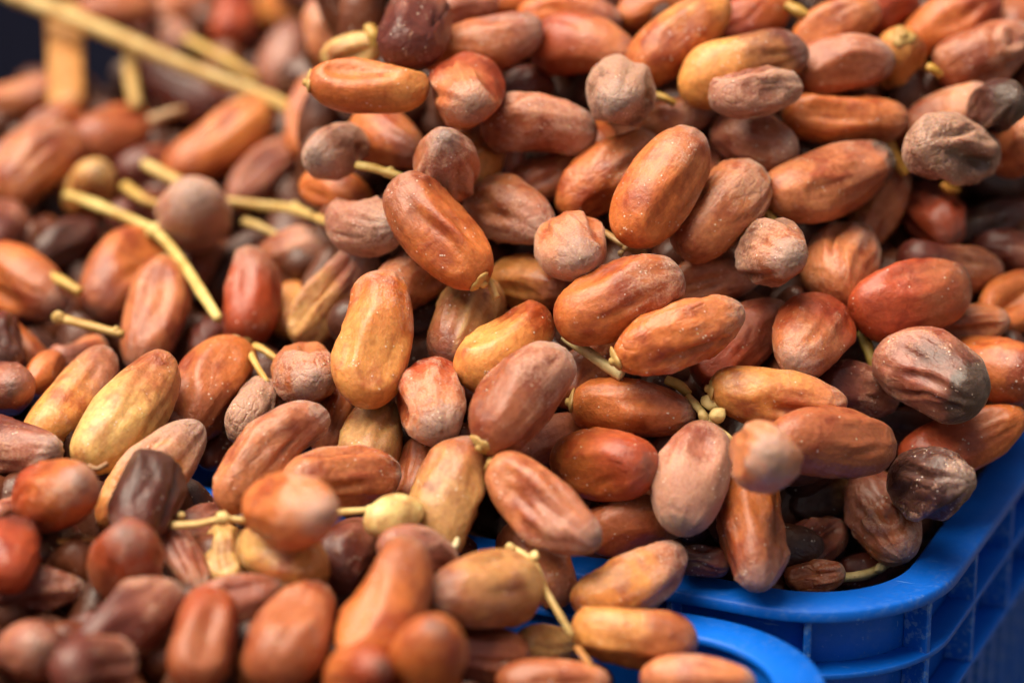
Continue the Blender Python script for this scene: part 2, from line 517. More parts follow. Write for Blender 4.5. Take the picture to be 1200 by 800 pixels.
# u, v: centre in the photograph (1200 wide); length and width seen there; ang: stem-to-tip direction, degrees, up is +90
# end: '+' tip turned to the viewer, '-' stem end turned to the viewer, '' lies along the pile
# skin: colour at stem end and tip; bloom 0..1; wrinkle 0..1; k: layer (higher lies on top); cal: calyx shows
DATES = [
# ---- far pile, blurred
(140,14,95,48,5,'','bp',.5,.3,0,0,'brownish pink date under the upper end of the thick stalk'),
(192,42,75,52,-25,'','vv',.7,.4,-.5,0,'greyish mauve date just above the middle of the thick stalk'),
(216,10,80,46,10,'','pv',.6,.3,-1,0,'dull pink date on the back edge beside a red-orange one'),
(273,20,72,58,80,'','rr',.1,.3,0,0,'red-orange upright date at the back edge of the far pile'),
(331,12,70,55,10,'','gg',.1,.3,0,0,'golden date at the back edge between red-orange and dull pink ones'),
(336,72,100,64,68,'','vm',.6,.4,0,0,'purplish brown date standing behind the end of the thick stalk'),
(385,32,90,56,85,'','pv',.6,.4,0,0,'upright dull pink date behind the plump golden date'),
(215,106,110,60,-30,'','mm',.15,.4,-1,0,'dark red date lying underneath the thick stalk'),
(287,128,90,45,-28,'','mb',.3,.3,-1.5,0,'dark date wedged under the lower end of the thick stalk'),
(262,165,150,68,35,'-','og',.25,.3,1,0,'large golden-orange blurred date below the thick stalk'),
(318,202,118,60,35,'','vb',.55,.4,.2,0,'mauve-brown date lying below the large golden-orange blurred date'),
(135,160,100,74,25,'','bo',.4,.3,.3,0,'brown and orange blurred date below the two upright pale stems'),
(45,192,118,78,38,'','pb',.5,.4,.4,0,'big pinkish brown blurred date beside the small pale orange one'),
(32,115,95,52,5,'','pb',.45,.3,-.3,0,'pinkish brown date at the edge against the dark navy sheet'),
(105,222,72,56,60,'+','gc',.2,.3,.5,0,'small pale orange blurred date behind the forked stalk'),
(228,250,88,84,100,'+','vv',.85,.2,1.5,0,'round mauve blurred date sitting over the forked stalk'),
(366,138,100,60,80,'','oo',.1,.3,-.6,0,'orange date upright under the plump golden date'),
(396,225,90,56,-20,'','oo',.2,.3,-.6,0,'orange date directly under the small crumpled grey date'),
(2,268,70,62,60,'','mv',.5,.4,-.2,0,'mauve-brown date cut off by the edge above a blurred golden-brown one'),
(28,332,118,78,-32,'','ob',.45,.3,.6,0,'fat golden-brown blurred date pointing down beside a stub of stalk'),
(145,322,125,84,230,'','ob',.2,.2,.5,1,'smooth orange-brown date whose stem end meets the stalk fork'),
(182,370,132,74,258,'','pb',.35,.5,1,1,'grooved pinkish brown date hanging beside the bright yellow stalk'),
(292,348,118,76,82,'','rv',.6,.3,1.6,1,'upright red-brown date with a bloomy top at the stalk end'),
(345,300,112,62,18,'','bv',.7,.3,.3,0,'mauve date lying behind the upright red-brown date'),
(341,362,66,54,70,'','gg',.15,.2,-.5,0,'small golden orange date between the upright red and wrinkled mauve dates'),
(390,345,140,66,53,'','tv',.75,.6,.6,0,'long greyish mauve wrinkled date leaning towards the upright orange one'),
(246,456,136,88,238,'','ob',.25,.3,.6,1,'plump orange-brown date under the tip of the yellow stalk'),
(358,437,79,76,-60,'+','pb',.65,.75,1.6,0,'round wrinkled pinkish date pointing out just beside the forked stub'),
(299,482,82,62,70,'','yy',.9,.8,.5,0,'crumpled ash grey date under the round wrinkled pinkish date'),
(316,532,162,74,42,'','pv',.7,.7,1.5,0,'long ridged pinkish date with a grey tip above the blue glimpse'),
(86,467,142,72,50,'','gv',.55,.2,1,0,'golden date with a pale grey tip, behind the bright yellow-gold one'),
(150,483,157,82,52,'','cp',.3,.25,1.6,0,'bright yellow-gold date with a red-edged tip'),
(178,557,165,72,47,'','gy',.85,.7,1.5,0,'long grey-topped wrinkled date under the bright yellow-gold date'),
(170,583,112,80,252,'','dm',.4,.6,2.4,0,'dark maroon shrivelled date lying on the grey-topped wrinkled date'),
(22,525,105,78,-12,'','mv',.7,.4,1.2,0,'dark maroon date with a mauve upper side at the edge of the crate'),
(67,578,98,84,20,'+','ro',.5,.3,1.8,0,'plump red-orange date with a rosy sheen beside the dark shrivelled one'),
(14,604,66,48,5,'','vv',.6,.5,1.2,0,'small mauve date at the edge below the plump red-orange date'),
(14,648,86,72,70,'','rm',.2,.3,1.4,0,'red-orange date cut off by the edge above the flat leathery one'),
(45,692,112,50,4,'','mv',.6,.8,1,0,'flat leathery mauve-brown date in the near crate'),
(148,656,98,86,85,'+','br',.4,.4,2,0,'glossy amber-brown date below the dark shrivelled one in the near crate'),
(212,656,100,52,-58,'','vb',.7,.5,1.3,0,'slim grey-brown date between the glossy amber one and the cream stub'),
(34,766,78,74,40,'+','mv',.4,.5,1.4,0,'round dark maroon date at the lower edge beside a mauve-topped one'),
(150,726,138,80,32,'','mv',.6,.3,1.8,0,'maroon date with a mauve top lying across the near crate'),
(110,780,98,70,15,'','mv',.65,.3,2,0,'mauve-topped dark date at the lower edge of the near crate'),
(238,750,122,84,77,'','br',.25,.2,2.2,0,'upright glossy red-orange date in the near crate'),
(275,702,118,60,10,'','vv',.7,.4,1.4,0,'rosy grey date lying behind the upright glossy red-orange date'),
(343,742,142,96,57,'','bp',.5,.4,2.3,0,'large dull brown date with a pink top near the lower edge'),
(343,598,108,86,-15,'+','op',.55,.4,3,0,'blunt peach-coloured date hiding the middle of the knotted stalk'),
(262,652,78,56,95,'','cc',.05,.3,1,0,'pale cream-yellow stub-shaped date under the knot of the stalk'),
(330,652,112,76,155,'','gc',.1,.2,1.3,0,'creamy golden date under the blunt peach-coloured date'),
(238,618,80,52,30,'','vm',.5,.5,.3,0,'mauve date tucked behind the knotted stalk below the blue glimpse'),
(410,648,95,80,60,'','mv',.55,.4,1.3,0,'maroon date with a mauve top beside the pale unripe date'),
(402,562,132,72,8,'','pb',.6,.6,1.6,0,'wrinkled brown date with a pale rim just above the knobbed stalk'),
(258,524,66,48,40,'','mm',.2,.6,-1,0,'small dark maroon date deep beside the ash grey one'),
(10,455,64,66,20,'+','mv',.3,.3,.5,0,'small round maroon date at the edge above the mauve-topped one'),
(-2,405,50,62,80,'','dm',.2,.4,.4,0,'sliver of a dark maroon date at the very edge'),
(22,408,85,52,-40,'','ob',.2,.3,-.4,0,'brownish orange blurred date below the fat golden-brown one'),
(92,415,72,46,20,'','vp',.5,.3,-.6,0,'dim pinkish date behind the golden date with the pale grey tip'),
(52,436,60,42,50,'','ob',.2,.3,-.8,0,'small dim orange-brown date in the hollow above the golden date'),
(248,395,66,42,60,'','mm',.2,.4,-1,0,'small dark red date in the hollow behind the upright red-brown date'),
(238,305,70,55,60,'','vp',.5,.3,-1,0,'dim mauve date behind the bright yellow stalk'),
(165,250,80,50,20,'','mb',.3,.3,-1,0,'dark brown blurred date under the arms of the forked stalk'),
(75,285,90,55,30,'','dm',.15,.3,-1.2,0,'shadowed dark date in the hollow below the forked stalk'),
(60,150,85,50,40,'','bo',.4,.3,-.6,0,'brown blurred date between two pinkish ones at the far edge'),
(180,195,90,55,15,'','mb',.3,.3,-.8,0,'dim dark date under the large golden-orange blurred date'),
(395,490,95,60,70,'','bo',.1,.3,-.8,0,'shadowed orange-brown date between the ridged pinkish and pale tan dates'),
# ---- heap, upper middle
(432,101,135,66,-3,'','og',.15,.12,1.5,1,'plump golden date lying level at the shoulder of the heap'),
(414,62,75,46,15,'','cc',.05,.3,.2,0,'small yellowish date peeping over the plump golden date'),
(487,33,95,78,60,'','mv',.5,.5,1.4,0,'dark reddish date with a pale edge standing above the golden one'),
(562,53,152,64,12,'','ov',.55,.25,1.3,0,'long orange-to-mauve date above the round brick-red date'),
(548,108,90,86,-80,'+','rp',.5,.5,2.2,0,'round brick-red date pointing straight out, pale scar on its tip'),
(632,148,134,76,-4,'','bv',.8,.45,1.8,0,'mauve-brown oval date beside the round brick-red one'),
(682,56,128,76,-8,'','rp',.35,.2,.9,0,'broad red-orange date behind the end of the orange-to-mauve one'),
(668,18,150,52,-4,'','ov',.5,.2,.2,0,'long golden-pink date along the top above the broad red-orange one'),
(550,10,72,46,20,'','vv',.6,.3,0,0,'small mauve date at the top behind the dark reddish one'),
(600,2,90,40,10,'','oo',.1,.2,-.4,0,'golden orange sliver of a date at the very top'),
(796,44,142,72,38,'','og',.3,.2,1.4,0,'golden orange blurred date slanting up at the top behind the grey knob'),
(772,6,100,50,14,'','op',.4,.2,.2,0,'orange-pink date at the top behind the slanting golden one'),
(726,112,84,82,-100,'+','yy',.95,.55,2,0,'grey dusty wrinkled date end like a knob'),
(456,165,98,72,-24,'','op',.35,.2,.6,0,'orange date under the plump golden one, behind the pale stub'),
(395,178,78,64,200,'+','yv',.9,.6,2,0,'small crumpled grey date at the end of the pale stub'),
(523,190,88,72,95,'+','pv',.8,.65,2.1,0,'pinkish grey crinkled date end above the long glossy brown date'),
(556,182,70,70,70,'','gb',.1,.2,.7,0,'golden flank of a date showing behind the crinkled pinkish end'),
(430,263,92,70,-14,'','vy',.85,.3,.9,0,'matt greyish mauve date beside the long glossy brown date'),
(513,271,152,82,131,'','ob',.35,.25,2,1,'long glossy amber-brown date pointing down to the short stub'),
(600,250,112,76,-22,'','pv',.75,.65,1.9,0,'pinkish brown finely wrinkled date beside the long glossy one'),
(642,208,110,62,25,'','bp',.4,.3,.8,0,'brown date half hidden behind the pinkish finely wrinkled one'),
(713,204,140,74,38,'','op',.55,.55,1.6,0,'light peach date with a deep lengthwise crease'),
(775,218,147,84,57,'','op',.55,.25,2.3,0,'large plump peach date lying against the creased peach one'),
(792,137,95,48,12,'','pv',.6,.3,.9,0,'dull pink date below the grey knob, behind the plump peach one'),
(692,162,84,60,-48,'','ob',.2,.2,-.2,0,'orange-brown date showing under the mauve oval date'),
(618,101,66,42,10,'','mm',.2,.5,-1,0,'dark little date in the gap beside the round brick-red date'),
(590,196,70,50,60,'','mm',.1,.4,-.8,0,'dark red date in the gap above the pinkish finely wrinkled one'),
# ---- heap, upper corner
(880,22,105,62,28,'','ro',.1,.2,.4,0,'bright red-orange blurred date at the top beside a yellow stub'),
(870,78,152,74,18,'','gm',.4,.25,1.3,0,'golden date fading to dark red, behind the crumpled grey-brown one'),
(886,106,105,62,6,'','vy',.85,.8,1.8,0,'crumpled grey-brown date lying across the golden-to-red one'),
(884,166,104,68,-16,'','vb',.6,.35,2,0,'short pinkish brown date under the crumpled grey-brown one'),
(990,138,144,68,-4,'','op',.4,.2,1.6,0,'smooth light orange date lying level'),
(988,76,118,64,10,'','bv',.65,.2,1.2,0,'brown date with a purplish tip in front of the small golden one'),
(1053,72,78,62,260,'-','gg',.05,.15,.8,1,'small golden date with its calyx showing, behind the purplish tip'),
(980,30,108,58,25,'','op',.4,.2,.5,0,'pinkish orange date at the top beside a yellow stub'),
(1042,10,74,62,10,'','rr',.1,.2,.2,0,'dull red date at the top above the small golden one'),
(1116,26,122,66,24,'','or',.25,.2,.6,0,'orange blurred date at the top behind the dented brown one'),
(1155,63,122,74,22,'','bv',.65,.65,1.2,0,'brown date with a dark dent in its side'),
(1190,22,60,60,60,'','bp',.5,.3,-.3,0,'dull pink-brown date at the top corner'),
(1108,140,120,68,30,'','bp',.6,.35,1.2,0,'brown date above the grey clenched one, touching a blackish date end'),
(1170,124,70,58,15,'+','dd',.4,.7,1.4,0,'blackish shrivelled date end above the grey clenched date'),
(1117,178,106,82,-12,'','yd',.9,.9,2,0,'grey clenched and deeply wrinkled date'),
(1190,170,86,66,24,'','bp',.4,.3,.8,0,'orange-brown date at the edge beside the grey clenched one'),
(974,211,146,84,18,'','pv',.65,.3,2.2,0,'plump pinkish brown date with a black wrinkled tip'),
(1030,236,110,62,65,'','pb',.5,.25,.8,0,'peach-brown date slipping under the black-tipped plump one'),
(844,246,134,86,48,'','pp',.7,.65,2,0,'crinkled pinkish orange date with a crumpled flank'),
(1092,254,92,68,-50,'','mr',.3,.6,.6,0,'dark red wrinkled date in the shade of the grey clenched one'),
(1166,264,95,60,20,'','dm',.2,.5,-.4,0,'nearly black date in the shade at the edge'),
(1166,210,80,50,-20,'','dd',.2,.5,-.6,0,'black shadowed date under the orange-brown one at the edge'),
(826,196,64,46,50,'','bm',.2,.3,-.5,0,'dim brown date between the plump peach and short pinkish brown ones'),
# ---- heap, middle
(546,378,114,80,240,'','tb',.35,.6,1,1,'olive-brown date with a pale seam along its back'),
(481,328,105,72,215,'','bp',.5,.4,.7,0,'pinkish brown date in the shade under the long glossy one'),
(622,333,100,64,-8,'','gb',.25,.15,.6,0,'smooth olive-gold date under the pink pointed one'),
(671,289,86,80,-55,'+','pp',.9,.5,2,0,'pale pink pointed date end beside the brown knot'),
(726,350,152,86,24,'','ob',.55,.4,2.2,0,'large amber-brown date with a dusty upper side above the pale cut stalk'),
(796,392,156,76,22,'','op',.55,.75,2.3,1,'long folded brown date lying over the red-orange one'),
(594,406,128,80,39,'','go',.2,.12,1.5,0,'smooth golden orange date behind the big mauve-brown one'),
(439,396,152,88,78,'','go',.5,.3,2,0,'upright orange date with a bare pale tip'),
(506,472,102,86,-75,'+','rp',.7,.6,2.2,0,'egg-shaped date with a dusty pink top below the seamed olive-brown one'),
(611,466,147,92,50,'','bv',.7,.3,2.6,1,'big mauve-brown date with a lilac grey tip in the centre'),
(433,514,116,76,75,'','tt',.45,.35,1.3,1,'pale tan date below the upright orange one'),
(688,434,106,62,45,'','bp',.4,.3,.4,0,'brown date behind the big mauve-brown one, under the cut stalk'),
(742,479,144,74,-6,'','ob',.5,.45,2,1,'amber date with a folded lower edge above the glossy red-amber one'),
(707,543,120,86,-6,'','or',.2,.12,2,0,'glossy red-amber rounded date'),
(645,515,92,58,20,'','vb',.5,.3,.7,0,'mauve-brown date showing between the big mauve and glossy red-amber ones'),
(528,581,145,86,72,'','tb',.45,.45,1.8,0,'tall pale golden-brown date beside the pale unripe one'),
(489,550,90,52,72,'','bb',.3,.3,.2,0,'brown date in the gap behind the tall pale golden-brown one'),
(836,328,112,62,14,'','pv',.6,.4,1,0,'dusty pinkish brown date behind the large amber-brown one'),
(907,297,82,74,-20,'+','yb',.85,.75,2,0,'grey-brown knobbly date end between the crinkled and grooved ones'),
(989,308,108,86,70,'','pv',.65,.6,2,0,'mauve-brown date with a curved groove and a smooth sheen'),
(1069,350,142,90,14,'','rb',.4,.2,2.2,0,'large shining red-orange date with a grey puckered tip'),
(868,400,135,78,42,'','rv',.35,.3,1.3,0,'red-orange date half under the long folded brown one'),
(952,395,104,86,238,'','rp',.5,.25,1.7,0,'stout rosy orange date beneath the grooved one'),
(912,467,156,74,-8,'','gp',.45,.4,1.8,1,'long golden pink date at the cream bud cluster'),
(1004,458,96,66,-14,'','mv',.6,.4,1,0,'dusky maroon date beyond the long golden pink one'),
(1093,438,134,86,-26,'','vd',.7,.6,2.2,0,'dull mauve-brown date with a black crusted tip'),
(1126,380,112,52,4,'','bp',.5,.3,.9,0,'brown date tucked under the large shining red-orange one'),
(1166,432,120,78,-14,'','ob',.2,.2,1.1,0,'clear orange date behind the black-crusted one'),
(1114,312,120,60,-8,'','mp',.5,.3,.8,0,'maroon date with a pink end behind the shining red-orange one'),
(1192,354,95,66,30,'','or',.2,.2,.9,0,'orange-red date at the edge above the clear orange one'),
(1186,296,95,48,-8,'','mv',.3,.3,.3,0,'dark maroon date at the edge under the nearly black one'),
(972,520,142,76,-3,'','bb',.42,.5,2,0,'long brown-pink date with a grey end, above the crate corner'),
(896,534,82,80,-30,'+','pp',.62,.45,2.7,0,'square-ended peach date pointing out in front of the brown-pink one'),
(811,559,134,86,255,'','vv',.95,.4,2.1,0,'lilac-grey date pointing down beneath the cream bud cluster'),
(1130,516,152,72,20,'','ro',.15,.2,1.1,0,'red-orange date along the crate side above the blackened one'),
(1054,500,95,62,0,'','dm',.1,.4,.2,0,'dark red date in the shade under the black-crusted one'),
(1092,566,100,78,4,'','dd',.5,.9,2,0,'blackened wrinkled date with a pale crust in the crate corner'),
(1033,606,116,76,-62,'','vb',.55,.65,1.2,1,'mauve-brown date with a ringed dimple leaning on the crate corner'),
(883,620,138,78,-84,'','ov',.5,.6,1.4,1,'peach-orange pleated date standing on the crate rim'),
(962,586,88,58,10,'','dt',.3,.5,.8,0,'dark date with a pale torn end in the crate corner'),
(956,637,86,58,38,'','mv',.5,.7,.6,0,'dusky maroon wrinkled date in the crate corner hollow'),
(955,674,70,40,4,'','bp',.6,.9,1,0,'small wrinkled brown date just behind the cut stalk on the rim'),
(1012,668,70,40,10,'','mm',.1,.4,.1,0,'dark red date under the cut stalk in the crate corner'),
(637,593,152,78,-40,'','pv',.55,.55,2.2,1,'long ridged brown date with a grey tip, hung from a thin stem'),
(744,612,122,72,10,'','bp',.5,.55,1.4,0,'creased brown date lying just inside the blue rim'),
(632,660,116,78,-55,'','bp',.4,.4,.8,0,'matt brown date behind the split-topped stalk'),
(462,604,66,46,18,'','ll',.05,.15,2.0,0,'small pale yellow-green unripe date'),
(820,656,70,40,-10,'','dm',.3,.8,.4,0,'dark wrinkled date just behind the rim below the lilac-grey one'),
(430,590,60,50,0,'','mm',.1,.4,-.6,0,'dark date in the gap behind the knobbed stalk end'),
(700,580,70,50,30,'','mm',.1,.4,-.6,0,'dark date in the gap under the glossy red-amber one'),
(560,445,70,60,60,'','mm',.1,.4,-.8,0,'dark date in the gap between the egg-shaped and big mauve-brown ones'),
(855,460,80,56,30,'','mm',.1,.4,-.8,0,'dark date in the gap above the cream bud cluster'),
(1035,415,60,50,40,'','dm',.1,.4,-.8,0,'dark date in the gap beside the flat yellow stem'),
# ---- near crate
(524,654,84,64,20,'','dm',.2,.5,.9,0,'dark date in the gap below the tall pale golden-brown one'),
(568,693,135,90,188,'','tb',.45,.35,2.6,1,'stout tan-brown date with a golden stem end under the split-topped stalk'),
(741,680,142,74,27,'','gv',.65,.45,1.6,0,'golden date with a mauve tip lying over the blue rim'),
(743,746,145,80,-8,'','gb',.35,.35,2.2,0,'golden brown date lying on the near crate rim under the mauve-tipped one'),
(453,706,156,88,64,'','ob',.4,.15,3,1,'large smooth orange date leaning in the near crate'),
(490,648,95,58,-16,'','vm',.6,.4,2,0,'mauve-red date below the pale unripe date'),
(503,776,112,92,80,'+','oo',.15,.15,3.2,0,'bright orange date pointing up at the lower edge'),
(566,766,112,66,-12,'','mb',.35,.3,2,0,'maroon-brown date beside the bright orange one'),
(640,758,80,58,0,'','tt',.5,.2,2,0,'small pale tan rounded date below the thin curved stalk'),
(420,790,82,66,20,'+','or',.2,.2,2.4,0,'orange date cut off by the lower edge below the large smooth one'),
(648,800,155,56,0,'','bp',.4,.2,2.4,0,'orange-brown date along the lower edge under the pale tan one'),
(818,796,140,56,-3,'','pp',.6,.2,2.4,0,'dull pink date at the lower edge beside the near crate rim'),
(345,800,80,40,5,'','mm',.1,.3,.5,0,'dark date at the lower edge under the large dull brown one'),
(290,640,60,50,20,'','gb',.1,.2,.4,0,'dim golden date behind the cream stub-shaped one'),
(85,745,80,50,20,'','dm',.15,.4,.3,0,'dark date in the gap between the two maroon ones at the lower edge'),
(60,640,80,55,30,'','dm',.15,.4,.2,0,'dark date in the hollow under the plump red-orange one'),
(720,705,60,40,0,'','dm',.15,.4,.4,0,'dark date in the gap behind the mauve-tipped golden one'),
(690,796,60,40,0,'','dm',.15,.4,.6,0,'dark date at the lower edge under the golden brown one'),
]

# ------------------------------------------------------------------ the heap's surface: distance from the camera, mm beyond D0
def heap(u, v):
    u = np.asarray(u, float); v = np.asarray(v, float)
    s = 1.2 + (.7 - 1.2) * smooth(350, 800, u)
    left = np.where(v < 520, 5 + (520 - v) / 3 * 2.0, 5 - (v - 520) / 3 * s)
    mid = np.where(v < 610, (610 - v) / 3 * .52, -(v - 610) / 3 * .8)
    mid = mid + 30 * smooth(900, 1080, u) * smooth(60, 250, v) * smooth(640, 520, v)
    mid = mid + 38 * smooth(885, 945, u) * smooth(540, 590, v)
    mid = mid + 26 * smooth(1090, 1165, u) * smooth(165, 215, v) * smooth(335, 285, v)
    wl = smooth(325, 425, u)
    wn = smooth(420, 760, u)
    k = smooth(520, 640, v)
    wgt = wl * (1 - k) + wn * k
    return left * (1 - wgt) + mid * wgt


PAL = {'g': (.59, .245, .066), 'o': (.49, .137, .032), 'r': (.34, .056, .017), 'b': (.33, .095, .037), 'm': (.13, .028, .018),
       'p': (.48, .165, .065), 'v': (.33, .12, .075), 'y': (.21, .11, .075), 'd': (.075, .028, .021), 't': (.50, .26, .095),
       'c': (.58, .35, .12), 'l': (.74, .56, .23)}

rng = np.random.RandomState(11)
nD = len(DATES)
U = np.array([r[0] for r in DATES], float); V = np.array([r[1] for r in DATES], float)
LA = np.array([r[2] for r in DATES], float); WA = np.array([r[3] for r in DATES], float)
ANG = np.radians([r[4] for r in DATES]); K = np.array([r[9] for r in DATES], float)
dep = D0 + heap(U, V) - (K - 1.2) * 7.0
# size from the photograph, tilt out of the picture plane from how foreshortened each one looks
eps = 6.0
grad = (heap(U + eps * np.cos(ANG), V - eps * np.sin(ANG)) - heap(U - eps * np.cos(ANG), V + eps * np.sin(ANG))) / (2 * eps / 3)
AX = np.zeros((nD, 3)); LL = np.zeros(nD); WW = np.zeros(nD)
for i, r in enumerate(DATES):
    sc = dep[i] / FPX
    a, wd = max(LA[i], WA[i]) * sc, min(LA[i], WA[i]) * sc
    a, wd = LA[i] * sc, WA[i] * sc
    Lmin = wd * 1.72
    if r[0] == 462: Lmin = a
    if a >= Lmin and not r[5]:
        th = float(np.clip(-math.atan(grad[i]), -.6, .6))
        L = min(a / math.cos(th) , wd * 2.35)
        th = math.copysign(math.acos(min(1, a / L)), th) if a < L else 0.0
    else:
        L = max(Lmin, a * 1.05)
        c2 = np.clip((a * a - wd * wd) / (L * L - wd * wd), 0.01, 1)
        th = math.acos(math.sqrt(c2))
        sgn = {'+': 1, '-': -1}.get(r[5], 1 if grad[i] < 0 else -1)
        th *= sgn
        if not r[5]: th = float(np.clip(th, -1.0, 1.0))
    d = ray(U[i], V[i]); d = d / np.linalg.norm(d)
    rx = np.cross(d, cU); rx /= np.linalg.norm(rx)
    ux = np.cross(rx, d)
    AX[i] = (rx * math.cos(ANG[i]) + ux * math.sin(ANG[i])) * math.cos(th) - d * math.sin(th)
    LL[i], WW[i] = L * 1.03, wd * 1.03

# deeper dates that fill the crates below the top layer (one mass)
fu, fv, fk = [], [], []
for lay in range(3):
    g = (48, 52, 60)[lay]
    for yy in np.arange(-330, 1130, g):
        for xx in np.arange(-330, 1560, g):
            u_, v_ = xx + rng.uniform(-.4, .4) * g, yy + rng.uniform(-.4, .4) * g
            fu.append(u_); fv.append(v_); fk.append(lay)
    # the top layer goes on outside the frame
g = 66
for yy in np.arange(-330, 1130, g):
    for xx in np.arange(-330, 1560, g):
        u_, v_ = xx + rng.uniform(-.3, .3) * g, yy + rng.uniform(-.3, .3) * g
        if u_ < -75 or u_ > 1275 or v_ < -60 or v_ > 865:
            fu.append(u_); fv.append(v_); fk.append(-1)
fu, fv, fk = np.array(fu), np.array(fv), np.array(fk)
fd = D0 + heap(np.clip(fu, -300, 1500), np.clip(fv, -300, 1100)) + np.where(fk < 0, 0, 24 + 18 * fk) + 12 * (fu < 350) * (fv < 440)
fp = CAM + ray(fu, fv) * fd[:, None]


def inside(p, corner, inset):
    q = p[:, :2] - corner
    x, y = q @ eX, q @ eY
    # rounded corner at the front of the crate
    cx, cy = -CR_, CR_
    inr = (x < -inset) & (x > -CL + inset) & (y > inset) & (y < CW - inset)
    cor = (x > cx) & (y < cy) & (np.hypot(x - cx, y - cy) > CR_ - inset)
    return inr & ~cor & (p[:, 2] > -128)


low = fp[:, 2] < 12
ok = inside(fp, CORNER, 36) | inside(fp, NEAR, 36) | (low & (inside(fp, CORNER, 28) | inside(fp, NEAR, 28)))
both = (fp[:, 2] > 30) & (inside(fp, CORNER, 8) | inside(fp, NEAR, 8))
ok |= both & (fk >= 0)
ok &= (fv > -75) & (np.hypot(fu - 232, fv - 568) > 46) & (np.hypot(fu - 14, fv - 484) > 40) & (np.hypot(fu - 1012, fv - 676) > 48)
ok &= ~((fu < 150) & (fv < 100))        # the far pile ends here
fu, fv, fk, fd = fu[ok], fv[ok], fk[ok], fd[ok]
nF = len(fu)
FW = rng.uniform(19, 24, nF); FL = FW * rng.uniform(1.75, 2.1, nF)
fa = rng.uniform(0, 2 * np.pi, nF); ft = rng.uniform(-.7, .7, nF)
FX = (cR * np.cos(fa)[:, None] + cU * np.sin(fa)[:, None]) * np.cos(ft)[:, None] - cF * np.sin(ft)[:, None]

# ---- settle: dates that cut into each other are pushed apart along the line of sight, upper ones forward
aU = np.concatenate([U, fu]); aV = np.concatenate([V, fv]); aD = np.concatenate([dep, fd])
aX = np.vstack([AX, FX]); aL = np.concatenate([LL, FL]); aW = np.concatenate([WW, FW])
aK = np.concatenate([K, np.where(fk < 0, 1, -3 - 2 * fk)])
dirs = ray(aU, aV)
home = aD.copy()
HL = (aL - aW * .92) / 2
RAD = aW * .455
px = aU / 3; py = aV / 3
dx = np.abs(px[:, None] - px[None]); dy = np.abs(py[:, None] - py[None])
rc = (aL[:, None] + aL[None]) / 2
I, J = np.nonzero(np.triu((dx ** 2 + dy ** 2) < rc ** 2, 1))
nT = nD
for it in range(160):
    P = CAM + dirs * aD[:, None]
    p, q = P[I], P[J]
    a, b = aX[I], aX[J]
    r = p - q
    bb = (a * b).sum(1); c = (a * r).sum(1); f = (b * r).sum(1)
    den = np.maximum(1 - bb * bb, 1e-4)
    s = np.clip((bb * f - c) / den, -HL[I], HL[I])
    t = np.clip(bb * s + f, -HL[J], HL[J])
    s = np.clip(bb * t - c, -HL[I], HL[I])
    dist = np.linalg.norm(r + a * s[:, None] - b * t[:, None], axis=1)
    pen = RAD[I] + RAD[J] - dist
    m = pen > .2
    if not m.any(): break
    i, j, pe = I[m], J[m], pen[m]
    ki, kj = aK[i] + (home[j] - home[i]) * .02, aK[j]
    sg = np.where(ki >= kj, 1.0, -1.0)           # +1: i is in front
    step = np.minimum(pe, 6) * .35
    mi = np.where((i < nT) & (j >= nT), .0, np.where((i >= nT) & (j < nT), 1.6, 1.0))
    mj = np.where((j < nT) & (i >= nT), .0, np.where((j >= nT) & (i < nT), 1.6, 1.0))
    cnt = np.maximum(np.bincount(np.concatenate([i, j]), minlength=len(aD)), 1)
    mv = np.zeros(len(aD))
    np.add.at(mv, i, -sg * step * mi)
    np.add.at(mv, j, sg * step * mj)
    aD += mv / np.sqrt(cnt)
    aD += (home - aD) * .012
P = CAM + dirs * aD[:, None]
print('settle: worst push', round(float(np.abs(aD - home)[:nD].max()), 1), 'left cutting', round(float(pen.max()), 1), 'pairs', int((pen > 2).sum()))


